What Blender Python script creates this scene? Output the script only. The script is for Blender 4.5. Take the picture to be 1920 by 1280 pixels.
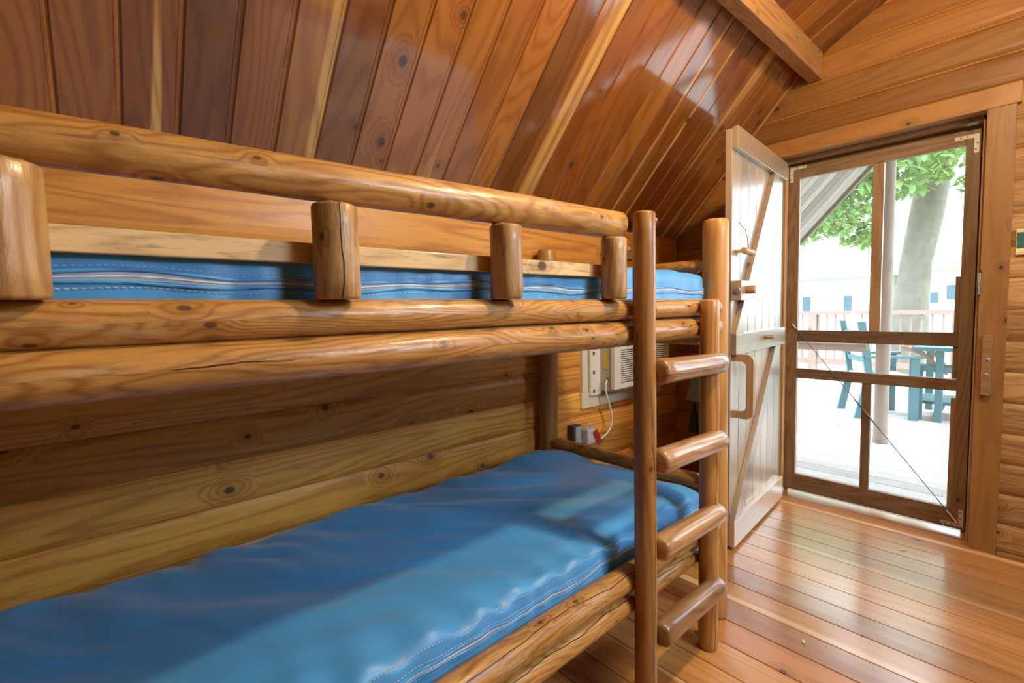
import bpy, math, random
from math import sin, cos, pi, radians, sqrt, atan2, exp, floor
from mathutils import Vector, Matrix, noise
random.seed(7)
for o in list(bpy.data.objects): bpy.data.objects.remove(o)
sc = bpy.context.scene
COL = sc.collection

# ------------------------------------------------------------ camera
CAM = Vector((0, 0, 1.2))
YAW, PITCH, ROLL, FPX = 0.847859713, 0.0668569958, -0.0212280643, 885.138
def cam_axes():
    f = Vector((-sin(YAW)*cos(PITCH), cos(YAW)*cos(PITCH), -sin(PITCH)))
    r = Vector((cos(YAW), sin(YAW), 0)); u = r.cross(f)
    return cos(ROLL)*r + sin(ROLL)*u, -sin(ROLL)*r + cos(ROLL)*u, f
cr, cu, cf = cam_axes()
cd = bpy.data.cameras.new('camera'); cam = bpy.data.objects.new('camera', cd); COL.objects.link(cam)
cam.matrix_world = Matrix(((cr.x, cu.x, -cf.x, CAM.x), (cr.y, cu.y, -cf.y, CAM.y), (cr.z, cu.z, -cf.z, CAM.z), (0, 0, 0, 1)))
cd.sensor_width = 36; cd.lens = FPX/1920*36; cd.clip_start = .02; cd.clip_end = 300
sc.camera = cam

# ------------------------------------------------------------ view, sky and lights
sc.view_settings.view_transform = 'Standard'; sc.view_settings.look = 'None'
sc.view_settings.exposure = 0.05; sc.view_settings.gamma = 1
try: sc.view_settings.use_curve_mapping = False
except Exception: pass
W = bpy.data.worlds.new('world'); sc.world = W; W.use_nodes = True
bg = W.node_tree.nodes['Background']; bg.inputs[0].default_value = (.74, .88, 1.0, 1); bg.inputs[1].default_value = 10.0
def area(name, loc, target, sx, sy, power, color, portal=False):
    l = bpy.data.lights.new(name, 'AREA'); l.shape = 'RECTANGLE'; l.size = sx; l.size_y = sy
    l.energy = power; l.color = color
    if portal: l.cycles.is_portal = True
    o = bpy.data.objects.new(name, l); COL.objects.link(o); o.location = loc
    o.rotation_euler = (Vector(target)-Vector(loc)).to_track_quat('-Z', 'Y').to_euler()
    return o
area('door_portal', (-.65, 3.36, 1.03), (-.65, 0, 1.03), .86, 2.04, 1, (1, 1, 1), True)
area('roof_window_daylight', (1.46, 1.70, 2.14), (-1.2, 1.2, .9), .8, .5, 28, (.66, .84, 1.0))
area('window_portal', (.46, 3.30, 1.48), (.46, 0, 1.48), .68, .94, 1, (1, 1, 1), True)
lamp = bpy.data.lights.new('ceiling_lamp_light', 'POINT'); lamp.energy = 98; lamp.color = (1.0, .76, .45); lamp.shadow_soft_size = .05
lo = bpy.data.objects.new('ceiling_lamp_light', lamp); COL.objects.link(lo); lo.location = (.02, 1.42, 2.48)

# ------------------------------------------------------------ materials
class NT:
    def __init__(s, name):
        s.m = bpy.data.materials.new(name); s.m.use_nodes = True; s.t = s.m.node_tree
        s.b = s.t.nodes['Principled BSDF']
    def n(s, typ, **kw):
        nd = s.t.nodes.new(typ)
        for k, v in kw.items(): setattr(nd, k, v)
        return nd
    def link(s, a, b): s.t.links.new(a, b)
    def inp(s, nd, i, v):
        if hasattr(v, 'is_linked') or hasattr(v, 'links'): s.link(v, nd.inputs[i])
        else: nd.inputs[i].default_value = v
    def math(s, op, a, b=0, c=0, clamp=False):
        nd = s.n('ShaderNodeMath', operation=op); nd.use_clamp = clamp
        s.inp(nd, 0, a); s.inp(nd, 1, b); s.inp(nd, 2, c); return nd.outputs[0]
    def vmath(s, op, a, b):
        nd = s.n('ShaderNodeVectorMath', operation=op); s.inp(nd, 0, a); s.inp(nd, 1, b); return nd.outputs[0]
    def noise(s, v, scale=1, detail=2, rough=.5):
        nd = s.n('ShaderNodeTexNoise'); s.link(v, nd.inputs['Vector']); nd.inputs['Scale'].default_value = scale
        nd.inputs['Detail'].default_value = detail; nd.inputs['Roughness'].default_value = rough; return nd.outputs[0]
    def mix(s, f, a, b, blend='MIX'):
        nd = s.n('ShaderNodeMix', data_type='RGBA', blend_type=blend); nd.clamp_factor = True
        s.inp(nd, 0, f); s.inp(nd, 6, a); s.inp(nd, 7, b); return nd.outputs[2]
    def ss(s, v, lo, hi):
        nd = s.n('ShaderNodeMapRange', interpolation_type='SMOOTHSTEP'); s.inp(nd, 0, v)
        nd.inputs[1].default_value = lo; nd.inputs[2].default_value = hi; return nd.outputs[0]
def c4(c): return (c[0], c[1], c[2], 1)
def scol(r, g, b):
    f = lambda v: ((v/255+.055)/1.055)**2.4 if v > 10 else v/255/12.92
    return (f(r), f(g), f(b))

def wood(name, a, b, line=.35, knots=.5, knot_scale=5.5, sap=None, rough=.38, coat=.6, coat_rough=.16, bump=.25, worn=None, check=0, ring=46, weather=0, bigbump=0, kasp=.75, gu=1.3, gv=6.5, bv=5, sapw=(.60, .66), fine=0):
    """grain runs along UV u; tint attribute: r mixes the two species colours, g is board value, b is the board's own seed"""
    k = NT(name)
    uv = k.n('ShaderNodeUVMap').outputs[0]
    at = k.n('ShaderNodeAttribute'); at.attribute_name = 'tint'
    sp = k.n('ShaderNodeSeparateColor'); k.link(at.outputs['Color'], sp.inputs[0])
    sx = k.n('ShaderNodeSeparateXYZ'); k.link(uv, sx.inputs[0]); u, v = sx.outputs[0], sx.outputs[1]
    seed = k.math('MULTIPLY', sp.outputs[2], 37.0)
    def P(su, sv, off=0):
        cb = k.n('ShaderNodeCombineXYZ'); k.link(k.math('MULTIPLY_ADD', u, su, off), cb.inputs[0])
        k.link(k.math('MULTIPLY', v, sv), cb.inputs[1]); k.link(k.math('ADD', seed, off), cb.inputs[2]); return cb.outputs[0]
    # knots
    kv = k.n('ShaderNodeCombineXYZ'); k.link(k.math('MULTIPLY_ADD', u, kasp, seed), kv.inputs[0]); k.link(k.math('MULTIPLY_ADD', seed, 1.7, v), kv.inputs[1])
    vo = k.n('ShaderNodeTexVoronoi', voronoi_dimensions='2D'); k.link(kv.outputs[0], vo.inputs['Vector']); vo.inputs['Scale'].default_value = knot_scale
    ks = k.n('ShaderNodeSeparateColor'); k.link(vo.outputs['Color'], ks.inputs[0])
    keep = k.math('LESS_THAN', ks.outputs[0], knots)
    ksz = k.math('MULTIPLY_ADD', ks.outputs[1], .65, .40)
    wob = k.noise(P(22, 30), 1, 1)
    dist = k.math('DIVIDE', k.math('MULTIPLY', vo.outputs['Distance'], k.math('MULTIPLY_ADD', wob, .5, .75)), ksz)
    kn = k.math('MULTIPLY', k.ss(dist, .075, .045), keep)
    halo = k.math('MULTIPLY', k.ss(dist, .34, .05), keep)
    # rings
    n1 = k.noise(P(gu*.5, gv), 1, 2, .35)
    ph = k.math('ADD', k.math('MULTIPLY', n1, ring*3.0), k.math('MULTIPLY', halo, 9.0 if fine else 16.0))
    rg = k.math('SINE', ph)
    rg = k.math('POWER', k.math('MULTIPLY_ADD', rg, .5, .5), 2.2)
    fib = k.noise(P(5, 170), 1, 3, .6)
    broad = k.noise(P(.5, bv, 11), 1, 2)
    tone = k.math('ADD', sp.outputs[0], k.math('MULTIPLY_ADD', broad, .7, -.35), clamp=True)
    col = k.mix(tone, c4(a), c4(b))
    if sap:
        sm = k.ss(k.noise(P(.12, 9, 5), 1, 1), sapw[0], sapw[1])
        col = k.mix(k.math('MULTIPLY', sm, .85), col, c4(sap))
    dark = k.math('MULTIPLY', rg, line)
    dark = k.math('ADD', dark, k.math('MULTIPLY_ADD', fib, .5, -.25), clamp=True)
    dcol = k.mix(1, col, (.42, .27, .17, 1), 'MULTIPLY')
    col = k.mix(dark, col, dcol)
    if worn:
        wm = k.ss(k.noise(P(5, 22, 21), 1, 4, .65), .56, .66)
        col = k.mix(k.math('MULTIPLY', wm, worn[1]), col, c4(worn[0]))
    if weather:
        wn = k.ss(k.noise(P(7, 60, 31), 1, 5, .7), .5, .68)
        col = k.mix(k.math('MULTIPLY', wn, weather), col, (.030, .020, .014, 1))
    col = k.mix(k.math('MULTIPLY', halo, .35), col, dcol)
    col = k.mix(k.math('MULTIPLY', kn, .85), col, (.05, .018, .008, 1))
    hgt = k.math('ADD', k.math('MULTIPLY', fib, .3), k.math('MULTIPLY', rg, .12))
    if check:
        cp = k.math('ADD', k.math('SUBTRACT', v, k.math('MULTIPLY_ADD', sp.outputs[2], .040, check-.020)), k.math('MULTIPLY', k.math('SUBTRACT', k.noise(P(2.2, 0, 41), 1, 4), .5), .085))
        cm = k.math('MULTIPLY', k.ss(k.math('ABSOLUTE', cp), .0016, .0007), k.ss(k.noise(P(1.1, 0, 51), 1, 1), .46, .52))
        col = k.mix(cm, col, (.02, .01, .005, 1))
        hgt = k.math('SUBTRACT', hgt, k.math('MULTIPLY', cm, 2.0))
    if fine:
        gr = k.noise(P(14, 60, 71), 1, 4, .7)
        hgt = k.math('ADD', hgt, k.math('MULTIPLY', gr, 1.1))
        col = k.mix(k.math('MULTIPLY', k.ss(gr, .42, .66), .28), col, dcol)
    vm = k.n('ShaderNodeCombineColor')
    for i in range(3): k.link(k.math('MULTIPLY_ADD', sp.outputs[1], .7, .65), vm.inputs[i])
    col = k.mix(1, col, vm.outputs[0], 'MULTIPLY')
    k.link(col, k.b.inputs['Base Color'])
    if bigbump: hgt = k.math('ADD', hgt, k.math('MULTIPLY', k.noise(P(9, 26, 61), 1, 2), bigbump))
    bp = k.n('ShaderNodeBump'); bp.inputs['Strength'].default_value = bump; bp.inputs['Distance'].default_value = .003
    k.link(hgt, bp.inputs['Height']); k.link(bp.outputs[0], k.b.inputs['Normal'])
    k.b.inputs['Roughness'].default_value = rough
    k.link(k.math('MULTIPLY_ADD', fib, .25, rough-.1), k.b.inputs['Roughness'])
    k.b.inputs['Coat Weight'].default_value = coat; k.b.inputs['Coat IOR'].default_value = 1.8 if name == 'ceiling_boards' else 1.75 if coat >= 1 else 1.5; k.b.inputs['Coat Roughness'].default_value = coat_rough
    k.b.inputs['Specular IOR Level'].default_value = .35
    cb2 = k.n('ShaderNodeBump'); cb2.inputs['Strength'].default_value = bump*.5; cb2.inputs['Distance'].default_value = .003
    k.link(hgt, cb2.inputs['Height']); k.link(cb2.outputs[0], k.b.inputs['Coat Normal'])
    return k.m

def plain(name, c, rough=.5, metal=0, coat=0, noise_amt=.1, nscale=30, bump=0, spec=.5, trans=0, sheen=0):
    k = NT(name); tc = k.n('ShaderNodeTexCoord').outputs['Object']
    nz = k.noise(tc, nscale, 3)
    f = k.math('MULTIPLY_ADD', nz, noise_amt*2, 1-noise_amt)
    cc = k.n('ShaderNodeCombineColor')
    for i in range(3): k.link(f, cc.inputs[i])
    k.link(k.mix(1, c4(c), cc.outputs[0], 'MULTIPLY'), k.b.inputs['Base Color'])
    k.b.inputs['Roughness'].default_value = rough; k.b.inputs['Metallic'].default_value = metal
    k.b.inputs['Coat Weight'].default_value = coat; k.b.inputs['Specular IOR Level'].default_value = spec
    k.b.inputs['Sheen Weight'].default_value = sheen
    if bump:
        bp = k.n('ShaderNodeBump'); bp.inputs['Strength'].default_value = bump; bp.inputs['Distance'].default_value = .002
        k.link(nz, bp.inputs['Height']); k.link(bp.outputs[0], k.b.inputs['Normal'])
    return k.m

M = {}
M['ceil'] = wood('ceiling_boards', (.225, .066, .011), (.38, .135, .024), line=.42, knots=.30, knot_scale=4.2, sap=(.66, .36, .11), rough=.36, coat=1, coat_rough=.10, bump=.12, ring=34, gu=1.5, gv=5, bv=4, sapw=(.63, .66))
M['wall'] = wood('log_siding', (.34, .130, .024), (.45, .195, .042), line=.30, knots=.33, knot_scale=4.5, rough=.5, coat=.12, coat_rough=.3, bump=.25, ring=26, gu=1.2)
M['wallb'] = wood('knee_wall_siding', (.60, .250, .045), (.76, .385, .078), line=.45, weather=.22, knots=.42, knot_scale=4.5, rough=.45, coat=.2, coat_rough=.25, bump=.25, ring=28, gu=1.2)
M['low_bounce'] = wood('low_bounce_boards', (.16, .07, .022), (.24, .11, .035), line=.3, rough=.5, coat=.2, coat_rough=.3, bump=.2, ring=30)  # unseen right and back boards, colour darkened only to cut bounced light
M['trim'] = wood('door_casing', (.38, .158, .033), (.48, .225, .056), line=.25, knots=.4, knot_scale=7, rough=.5, coat=.15, coat_rough=.3, bump=.2, ring=30)
M['beam'] = wood('beam_wood', (.46, .22, .075), (.55, .29, .11), line=.45, knots=.1, rough=.5, coat=.3, coat_rough=.25, bump=.25, ring=60)
M['log'] = wood('peeled_log', (.47, .220, .048), (.64, .355, .095), line=.62, weather=.25, knots=.42, knot_scale=11, fine=1, rough=.45, coat=.5, coat_rough=.24, bump=.5, ring=52, gu=3.6, gv=11, bv=14, worn=((.66, .48, .29), .45), check=.020, bigbump=1.6, kasp=.6)
M['baluster'] = wood('baluster_log', (.44, .235, .075), (.58, .35, .12), line=.45, knots=.30, knot_scale=10, fine=1, rough=.45, coat=.5, coat_rough=.24, bump=.5, ring=26, gu=2.4, gv=9, bv=12, worn=((.66, .48, .29), .45), check=.168, bigbump=1.6, kasp=.6)
M['balusterp'] = wood('baluster_log_sound', (.44, .235, .075), (.58, .35, .12), line=.45, knots=.30, knot_scale=10, fine=1, rough=.45, coat=.5, coat_rough=.24, bump=.5, ring=26, gu=2.4, gv=9, bv=12, worn=((.66, .48, .29), .45), check=0, bigbump=1.6, kasp=.6)
M['post'] = wood('ladder_log', (.37, .160, .038), (.50, .250, .066), line=.45, knots=.30, knot_scale=8, rough=.45, coat=.45, coat_rough=.27, bump=.4, ring=16, gu=1.6, gv=9, bv=10, check=.165, bigbump=.9, kasp=.6)
M['rung'] = wood('rung_log', (.36, .18, .062), (.52, .30, .13), line=.5, knots=.15, knot_scale=8, rough=.4, coat=.9, coat_rough=.2, bump=.5, ring=18, gu=3, gv=9, bv=10, worn=((.46, .36, .27), .6), check=.205, bigbump=1.6)
M['slat'] = wood('guard_slat_wood', (.64, .44, .20), (.74, .56, .32), line=.3, knots=.2, knot_scale=5, rough=.55, coat=.1, bump=.3, weather=.6)
M['floor'] = wood('floor_boards', (.43, .170, .044), (.56, .270, .080), line=.32, knots=.30, knot_scale=5, sap=(.74, .50, .25), rough=.34, coat=1, coat_rough=.19, bump=.12, ring=26, gu=1.2, bv=4, sapw=(.65, .69))
M['leaf'] = wood('plank_door_wood', (.42, .29, .18), (.50, .37, .25), line=.16, knots=.1, rough=.42, coat=1, coat_rough=.28, bump=.12, ring=24)
M['sdoor'] = wood('screen_door_wood', (.22, .125, .060), (.30, .175, .085), line=.4, knots=.05, rough=.55, coat=.25, coat_rough=.3, bump=.3, ring=30, weather=.25)
M['jamb'] = wood('jamb_wood', (.36, .19, .075), (.46, .26, .11), line=.3, knots=.1, rough=.5, coat=.3, bump=.2, ring=30)
M['wallr'] = wood('rough_siding', (.40, .200, .062), (.52, .29, .10), line=.45, knots=.4, knot_scale=6, rough=.6, coat=.05, bump=.4, ring=40, weather=.5)
M['dowel'] = wood('dowel_wood', (.40, .24, .12), (.5, .32, .17), line=.2, knots=0, rough=.5, coat=.2, bump=.15, ring=20)
M['deck'] = wood('deck_boards', (.40, .38, .36), (.48, .46, .43), line=.25, knots=.1, rough=.75, coat=0, bump=.2, ring=30)
M['porchlog'] = wood('porch_log', (.22, .17, .14), (.28, .22, .18), line=.2, knots=.05, rough=.7, coat=0, bump=.2, ring=20)
M['rail'] = wood('porch_rail_wood', (.24, .16, .13), (.30, .21, .17), line=.2, knots=.05, rough=.7, coat=0, bump=.2, ring=20)
M['endgrain'] = plain('end_grain', (.30, .16, .07), .6, noise_amt=.35, nscale=60)
M['notch'] = plain('scorched_notch', (.050, .040, .034), .75, noise_amt=.4, nscale=40)
M['cream'] = plain('cream_plastic', (.74, .68, .52), .45, noise_amt=.03)
M['white'] = plain('off_white_plastic', (.78, .75, .66), .4, noise_amt=.03)
M['greyp'] = plain('grey_plastic', (.50, .50, .46), .45, noise_amt=.05)
M['darkgrey'] = plain('dark_grey_plastic', (.06, .065, .065), .5)
M['yellow'] = plain('yellow_sticker', (.72, .52, .05), .5, noise_amt=.15, nscale=50)
M['red'] = plain('red_tag', (.62, .04, .03), .45)
M['steel'] = plain('zinc_steel', (.62, .62, .60), .35, metal=.9, noise_amt=.15, nscale=80)
M['darksteel'] = plain('dark_steel_rod', (.10, .11, .13), .45, metal=.4)
M['white_bracket'] = plain('pale_painted_steel', (.66, .62, .52), .45, noise_amt=.1)
M['black'] = plain('dark_gap', (.02, .017, .014), .8)
M['paleblue'] = plain('pale_blue_plastic', (.33, .47, .52), .5)
M['darkteal'] = plain('dark_teal_plastic', (.02, .07, .075), .5)
M['green'] = plain('weathered_green_paint', (.02, .12, .085), .6, noise_amt=.4, nscale=60)
M['string'] = plain('black_cord', (.02, .02, .02), .7)
M['teal'] = plain('teal_furniture_plastic', (.035, .13, .15), .55, noise_amt=.08)
M['tan'] = plain('tan_furniture_plastic', (.34, .22, .15), .6, noise_amt=.08)
M['paleslat'] = plain('pale_furniture_slats', (.42, .39, .35), .6, noise_amt=.05)
M['bark'] = plain('tree_bark', (.17, .155, .13), .9, noise_amt=.5, nscale=9, bump=1)
M['lawn'] = plain('lawn', (.28, .36, .18), 1, noise_amt=.25, nscale=1.5)
M['houseW'] = plain('pale_house_siding', (.55, .55, .53), .8, noise_amt=.04)
M['houseB'] = plain('window_glass_far', (.06, .12, .18), .3)
M['roofd'] = plain('roof_shingle', (.78, .78, .77), .9, noise_amt=.1)
M['soffit'] = wood('porch_soffit', (.27, .235, .21), (.33, .29, .26), line=.2, knots=.1, rough=.7, coat=0, bump=.1, ring=30)
M['fascia'] = plain('fascia_board', (.16, .13, .11), .7)
M['lint'] = plain('dried_leaf_scrap', (.70, .62, .45), .8)

def fabric():
    k = NT('blue_vinyl_fabric'); tc = k.n('ShaderNodeTexCoord').outputs['Object']
    big = k.noise(tc, 3.5, 3)
    col = k.mix(k.math('MULTIPLY', big, .6), (.070, .36, .78, 1), (.11, .42, .82, 1))
    k.link(col, k.b.inputs['Base Color'])
    wv = k.noise(tc, 900, 2)
    fold = k.noise(tc, 14, 3)
    bp = k.n('ShaderNodeBump'); bp.inputs['Strength'].default_value = .25; bp.inputs['Distance'].default_value = .004
    k.link(k.math('ADD', k.math('MULTIPLY', wv, .06), k.math('MULTIPLY', fold, .8)), bp.inputs['Height']); k.link(bp.outputs[0], k.b.inputs['Normal'])
    k.b.inputs['Roughness'].default_value = .42; k.b.inputs['Specular IOR Level'].default_value = .65
    k.b.inputs['Sheen Weight'].default_value = .25; k.b.inputs['Sheen Roughness'].default_value = .4
    return k.m
M['fabric'] = fabric()
M['zip'] = plain('zipper_tape', (.30, .42, .60), .5, noise_amt=.05)
M['zipwhite'] = plain('zipper_coil', (.72, .76, .80), .4, noise_amt=.05)
M['stitch'] = plain('pale_stitching', (.55, .65, .80), .6)

def screen_mat():
    k = NT('insect_screen'); k.t.nodes.remove(k.b)
    uv = k.n('ShaderNodeTexCoord').outputs['Object']
    out = [n for n in k.t.nodes if n.type == 'OUTPUT_MATERIAL'][0]
    tr = k.n('ShaderNodeBsdfTransparent'); df = k.n('ShaderNodeBsdfDiffuse'); df.inputs[0].default_value = (.42, .47, .52, 1)
    s = k.n('ShaderNodeSeparateXYZ'); k.link(uv, s.inputs[0])
    gx = k.math('LESS_THAN', k.math('FRACT', k.math('MULTIPLY', s.outputs[0], 200)), .16)
    gz = k.math('LESS_THAN', k.math('FRACT', k.math('MULTIPLY', s.outputs[2], 200)), .16)
    fc = k.math('MULTIPLY', k.math('MAXIMUM', gx, gz), .85)
    mx = k.n('ShaderNodeMixShader'); k.link(fc, mx.inputs[0]); k.link(tr.outputs[0], mx.inputs[1]); k.link(df.outputs[0], mx.inputs[2])
    k.link(mx.outputs[0], out.inputs[0]); return k.m
M['screen'] = screen_mat()
def leafmat():
    k = NT('tree_leaves'); k.t.nodes.remove(k.b)
    out = [n for n in k.t.nodes if n.type == 'OUTPUT_MATERIAL'][0]
    at = k.n('ShaderNodeAttribute'); at.attribute_name = 'tint'
    sp = k.n('ShaderNodeSeparateColor'); k.link(at.outputs['Color'], sp.inputs[0])
    col = k.mix(sp.outputs[0], (.21, .38, .12, 1), (.38, .53, .21, 1))
    a = k.n('ShaderNodeBsdfDiffuse'); b = k.n('ShaderNodeBsdfTranslucent'); k.link(col, a.inputs[0]); k.link(col, b.inputs[0])
    mx = k.n('ShaderNodeMixShader'); mx.inputs[0].default_value = .5; k.link(a.outputs[0], mx.inputs[1]); k.link(b.outputs[0], mx.inputs[2])
    k.link(mx.outputs[0], out.inputs[0]); return k.m
M['leaves'] = leafmat()

# ------------------------------------------------------------ mesh builder
I4 = Matrix.Identity(4)
class MB:
    def __init__(s, mx=None): s.v = []; s.f = []; s.uv = []; s.t = []; s.mi = []; s.mx = mx or I4; s.cur = (.5, .5, .5, 1); s.m = 0
    def tint(s, r=None, g=None, b=None):
        s.cur = (random.random() if r is None else r, random.random() if g is None else g, random.random() if b is None else b, 1); return s
    def V(s, p): s.v.append(tuple(s.mx @ Vector(p))); return len(s.v)-1
    def F(s, idx, uvs): s.f.append(idx); s.uv.append(uvs); s.t.append(s.cur); s.mi.append(s.m)
    def box(s, lo, hi, grain=None, off=None, rot=None):
        """axis box; grain = index of the axis the grain follows"""
        lo = Vector(lo); hi = Vector(hi); d = hi-lo
        if grain is None: grain = max(range(3), key=lambda i: d[i])
        o = [i for i in range(3) if i != grain]
        R = rot or I4
        ids = {}
        for i in (0, 1):
            for j in (0, 1):
                for k in (0, 1): ids[(i, j, k)] = s.V(R @ Vector(((lo, hi)[i][0], (lo, hi)[j][1], (lo, hi)[k][2])))
        P = lambda key: Vector(((lo, hi)[key[0]][0], (lo, hi)[key[1]][1], (lo, hi)[key[2]][2]))
        faces = [((0,0,0),(0,0,1),(0,1,1),(0,1,0)), ((1,0,0),(1,1,0),(1,1,1),(1,0,1)), ((0,0,0),(1,0,0),(1,0,1),(0,0,1)),
                 ((0,1,0),(0,1,1),(1,1,1),(1,1,0)), ((0,0,0),(0,1,0),(1,1,0),(1,0,0)), ((0,0,1),(1,0,1),(1,1,1),(0,1,1))]
        for fi, f in enumerate(faces):
            ax = fi//2
            uvs = []
            for kk in f:
                p = P(kk)
                if ax == grain: uvs.append((p[o[0]]*.2, p[o[1]]))
                else:
                    w = [i for i in o if i != ax][0]; uvs.append((p[grain], p[w]+(ax*.17)))
            s.F([ids[kk] for kk in f], uvs)
        return s
    def log(s, p0, p1, r0, r1=None, seg=28, n=None, wob=.035, cham=.006, caps=True, ovy=1.0, shoulders=(None, None), facets=0):
        r1 = r1 or r0; p0 = Vector(p0); p1 = Vector(p1); d = p1-p0; L = d.length; d.normalize()
        ref = Vector((0, 0, 1)) if abs(d.z) < .9 else Vector((-1, 0, 0))
        a = d.cross(ref).normalized(); b = a.cross(d).normalized()
        n = n or max(4, int(L/.05)); sd = random.random()*50
        # stations
        st = [(0, -cham), (cham*.4, -cham*.35), (cham, 0)] + [(cham+(L-2*cham)*i/n, 0) for i in range(1, n)] + [(L-cham, 0), (L-cham*.4, -cham*.35), (L, -cham)]
        if shoulders[0]: l, rr = shoulders[0]; st = [(0, rr), (l-.012, rr)] + [(l, -cham), (l+cham, 0)] + [q for q in st if q[0] > l+.02]
        if shoulders[1]: l, rr = shoulders[1]; st = [q for q in st if q[0] < L-l-.02] + [(L-l-cham, 0), (L-l, -cham), (L-l+.012, rr), (L, rr)]
        rings = []
        for x, dr in st:
            t = x/L; R0 = r0+(r1-r0)*t; ring = []
            for i in range(seg):
                th = 2*pi*i/seg
                w = 1+wob*(noise.noise(Vector((cos(th)*.9, sin(th)*.9, x*3+sd)))+.5*noise.noise(Vector((cos(th)*2, sin(th)*2, x*9+sd))))
                if facets: w += facets*(max(-.6, noise.noise(Vector((cos(th)*1.6+sd, sin(th)*1.6, x*.8))))-abs(((th*5/pi+sd+.3*sin(th*2)) % 1)-.5)*.9+.2)
                R = (R0*w+dr) if dr <= 0 else dr*w
                bow = .003*sin(x*2.3+sd)
                ring.append(s.V(p0+d*x+a*(R*cos(th)*ovy+bow)+b*(R*sin(th))))
            rings.append(ring)
        for k in range(len(rings)-1):
            x0, x1 = st[k][0], st[k+1][0]
            for i in range(seg):
                j = (i+1) % seg; v0 = 2*pi*i/seg*r0; v1 = 2*pi*(i+1)/seg*r0
                s.F([rings[k][i], rings[k][j], rings[k+1][j], rings[k+1][i]], [(x0, v0), (x0, v1), (x1, v1), (x1, v0)])
        if caps:
            for ring, sg, x in ((rings[0], -1, 0), (rings[-1], 1, L)):
                f = ring if sg > 0 else ring[::-1]
                s.F(f, [(x+.01*cos(2*pi*i/seg), r0*sin(2*pi*i/seg)) for i in range(seg)])
        return s
    def tube(s, pts, r, seg=8, closed=False):
        pts = [Vector(p) for p in pts]; rings = []; n = len(pts); acc = 0; prev = None; us = []
        for i, p in enumerate(pts):
            d = (pts[min(i+1, n-1)]-pts[max(i-1, 0)]).normalized()
            ref = prev if prev is not None else (Vector((0, 0, 1)) if abs(d.z) < .9 else Vector((1, 0, 0)))
            a = d.cross(ref).normalized(); b = a.cross(d).normalized(); prev = b
            rings.append([s.V(p+a*(r*cos(2*pi*k/seg))+b*(r*sin(2*pi*k/seg))) for k in range(seg)])
            if i: acc += (p-pts[i-1]).length
            us.append(acc)
        for i in range(n-1):
            for k in range(seg):
                j = (k+1) % seg
                s.F([rings[i][k], rings[i][j], rings[i+1][j], rings[i+1][k]], [(us[i], k*r), (us[i], (k+1)*r), (us[i+1], (k+1)*r), (us[i+1], k*r)])
        s.F(rings[0][::-1], [(0, 0)]*seg); s.F(rings[-1], [(0, 0)]*seg); return s
    def prism(s, poly, z0, z1, R=None):
        """polygon (x,y) extruded in local z; grain along local x"""
        R = R or I4; n = len(poly)
        a = [s.V(R @ Vector((p[0], p[1], z0))) for p in poly]; b = [s.V(R @ Vector((p[0], p[1], z1))) for p in poly]
        s.F(a[::-1], [p for p in poly][::-1]); s.F(b, [p for p in poly])
        for i in range(n):
            j = (i+1) % n; l = (Vector(poly[j])-Vector(poly[i])).length
            s.F([a[i], a[j], b[j], b[i]], [(0, 0), (l, 0), (l, z1-z0), (0, z1-z0)])
        return s
    def build(s, name, mat, parent=None, smooth=None, bevel=0, mats=None):
        me = bpy.data.meshes.new(name); me.from_pydata(s.v, [], s.f)
        uvl = me.uv_layers.new(name='UVMap'); ca = me.color_attributes.new('tint', 'FLOAT_COLOR', 'CORNER')
        uu = []; cc = []
        for f, uv, t in zip(s.f, s.uv, s.t):
            for q in uv: uu.extend(q[:2]); cc.extend(t)
        me.uv_layers['UVMap'].data.foreach_set('uv', uu); me.color_attributes['tint'].data.foreach_set('color', cc)
        for m in (mats or [mat]): me.materials.append(M[m] if isinstance(m, str) else m)
        if mats: me.polygons.foreach_set('material_index', s.mi)
        if smooth is not None:
            me.shade_smooth(); me.set_sharp_from_angle(angle=radians(smooth))
        me.validate(); me.update()
        o = bpy.data.objects.new(name, me); COL.objects.link(o)
        if parent: o.parent = parent
        if bevel:
            b = o.modifiers.new('bevel', 'BEVEL'); b.width = bevel; b.segments = 2; b.limit_method = 'ANGLE'; b.angle_limit = radians(40)
        return o
def T(rx=None, g=None): return MB().tint(rx, g)
def empty(name, loc=(0, 0, 0)):
    o = bpy.data.objects.new(name, None); COL.objects.link(o); o.location = loc; o.empty_display_size = .1; return o
def tag(o, label=None, cat=None, group=None, kind=None):
    if label: o['label'] = label
    if cat: o['category'] = cat
    if group: o['group'] = group
    if kind: o['kind'] = kind
    return o
def thing(name, label, cat, loc=(0, 0, 0), group=None, kind=None):
    return tag(empty(name, loc), label, cat, group, kind)
def adopt(root):
    """root empties sit at the thing's base while meshes are built in world space"""
    for c in root.children: c.matrix_parent_inverse = Matrix.Translation(-Vector(root.location))
def struct(o): o['kind'] = 'structure'; return o
UNDER = dict(smooth=35)

# ------------------------------------------------------------ room constants
XW, XR, YF, YB = -1.767, 1.767, 3.14, -1.45
ZK = 1.674; XK, ZKK = -.975, 2.540
PITCH_B = .144
S1 = (ZKK-ZK)/(XK-XW); S2 = .545; ZR = ZKK+S2*(-XK)
def roof(x):
    x = -abs(x); return ZK+S1*(x-XW) if x < XK else ZKK+S2*(x-XK)
def roof_x(z):
    """half width of the room at height z"""
    if z <= ZK: return -XW
    if z < ZKK: return -(XW+(z-ZK)/S1)
    if z < ZR: return max(.0, -(XK+(z-ZKK)/S2))
    return 0
OX0, OX1, OZ = -1.094, -.213, 2.068       # door opening

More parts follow.
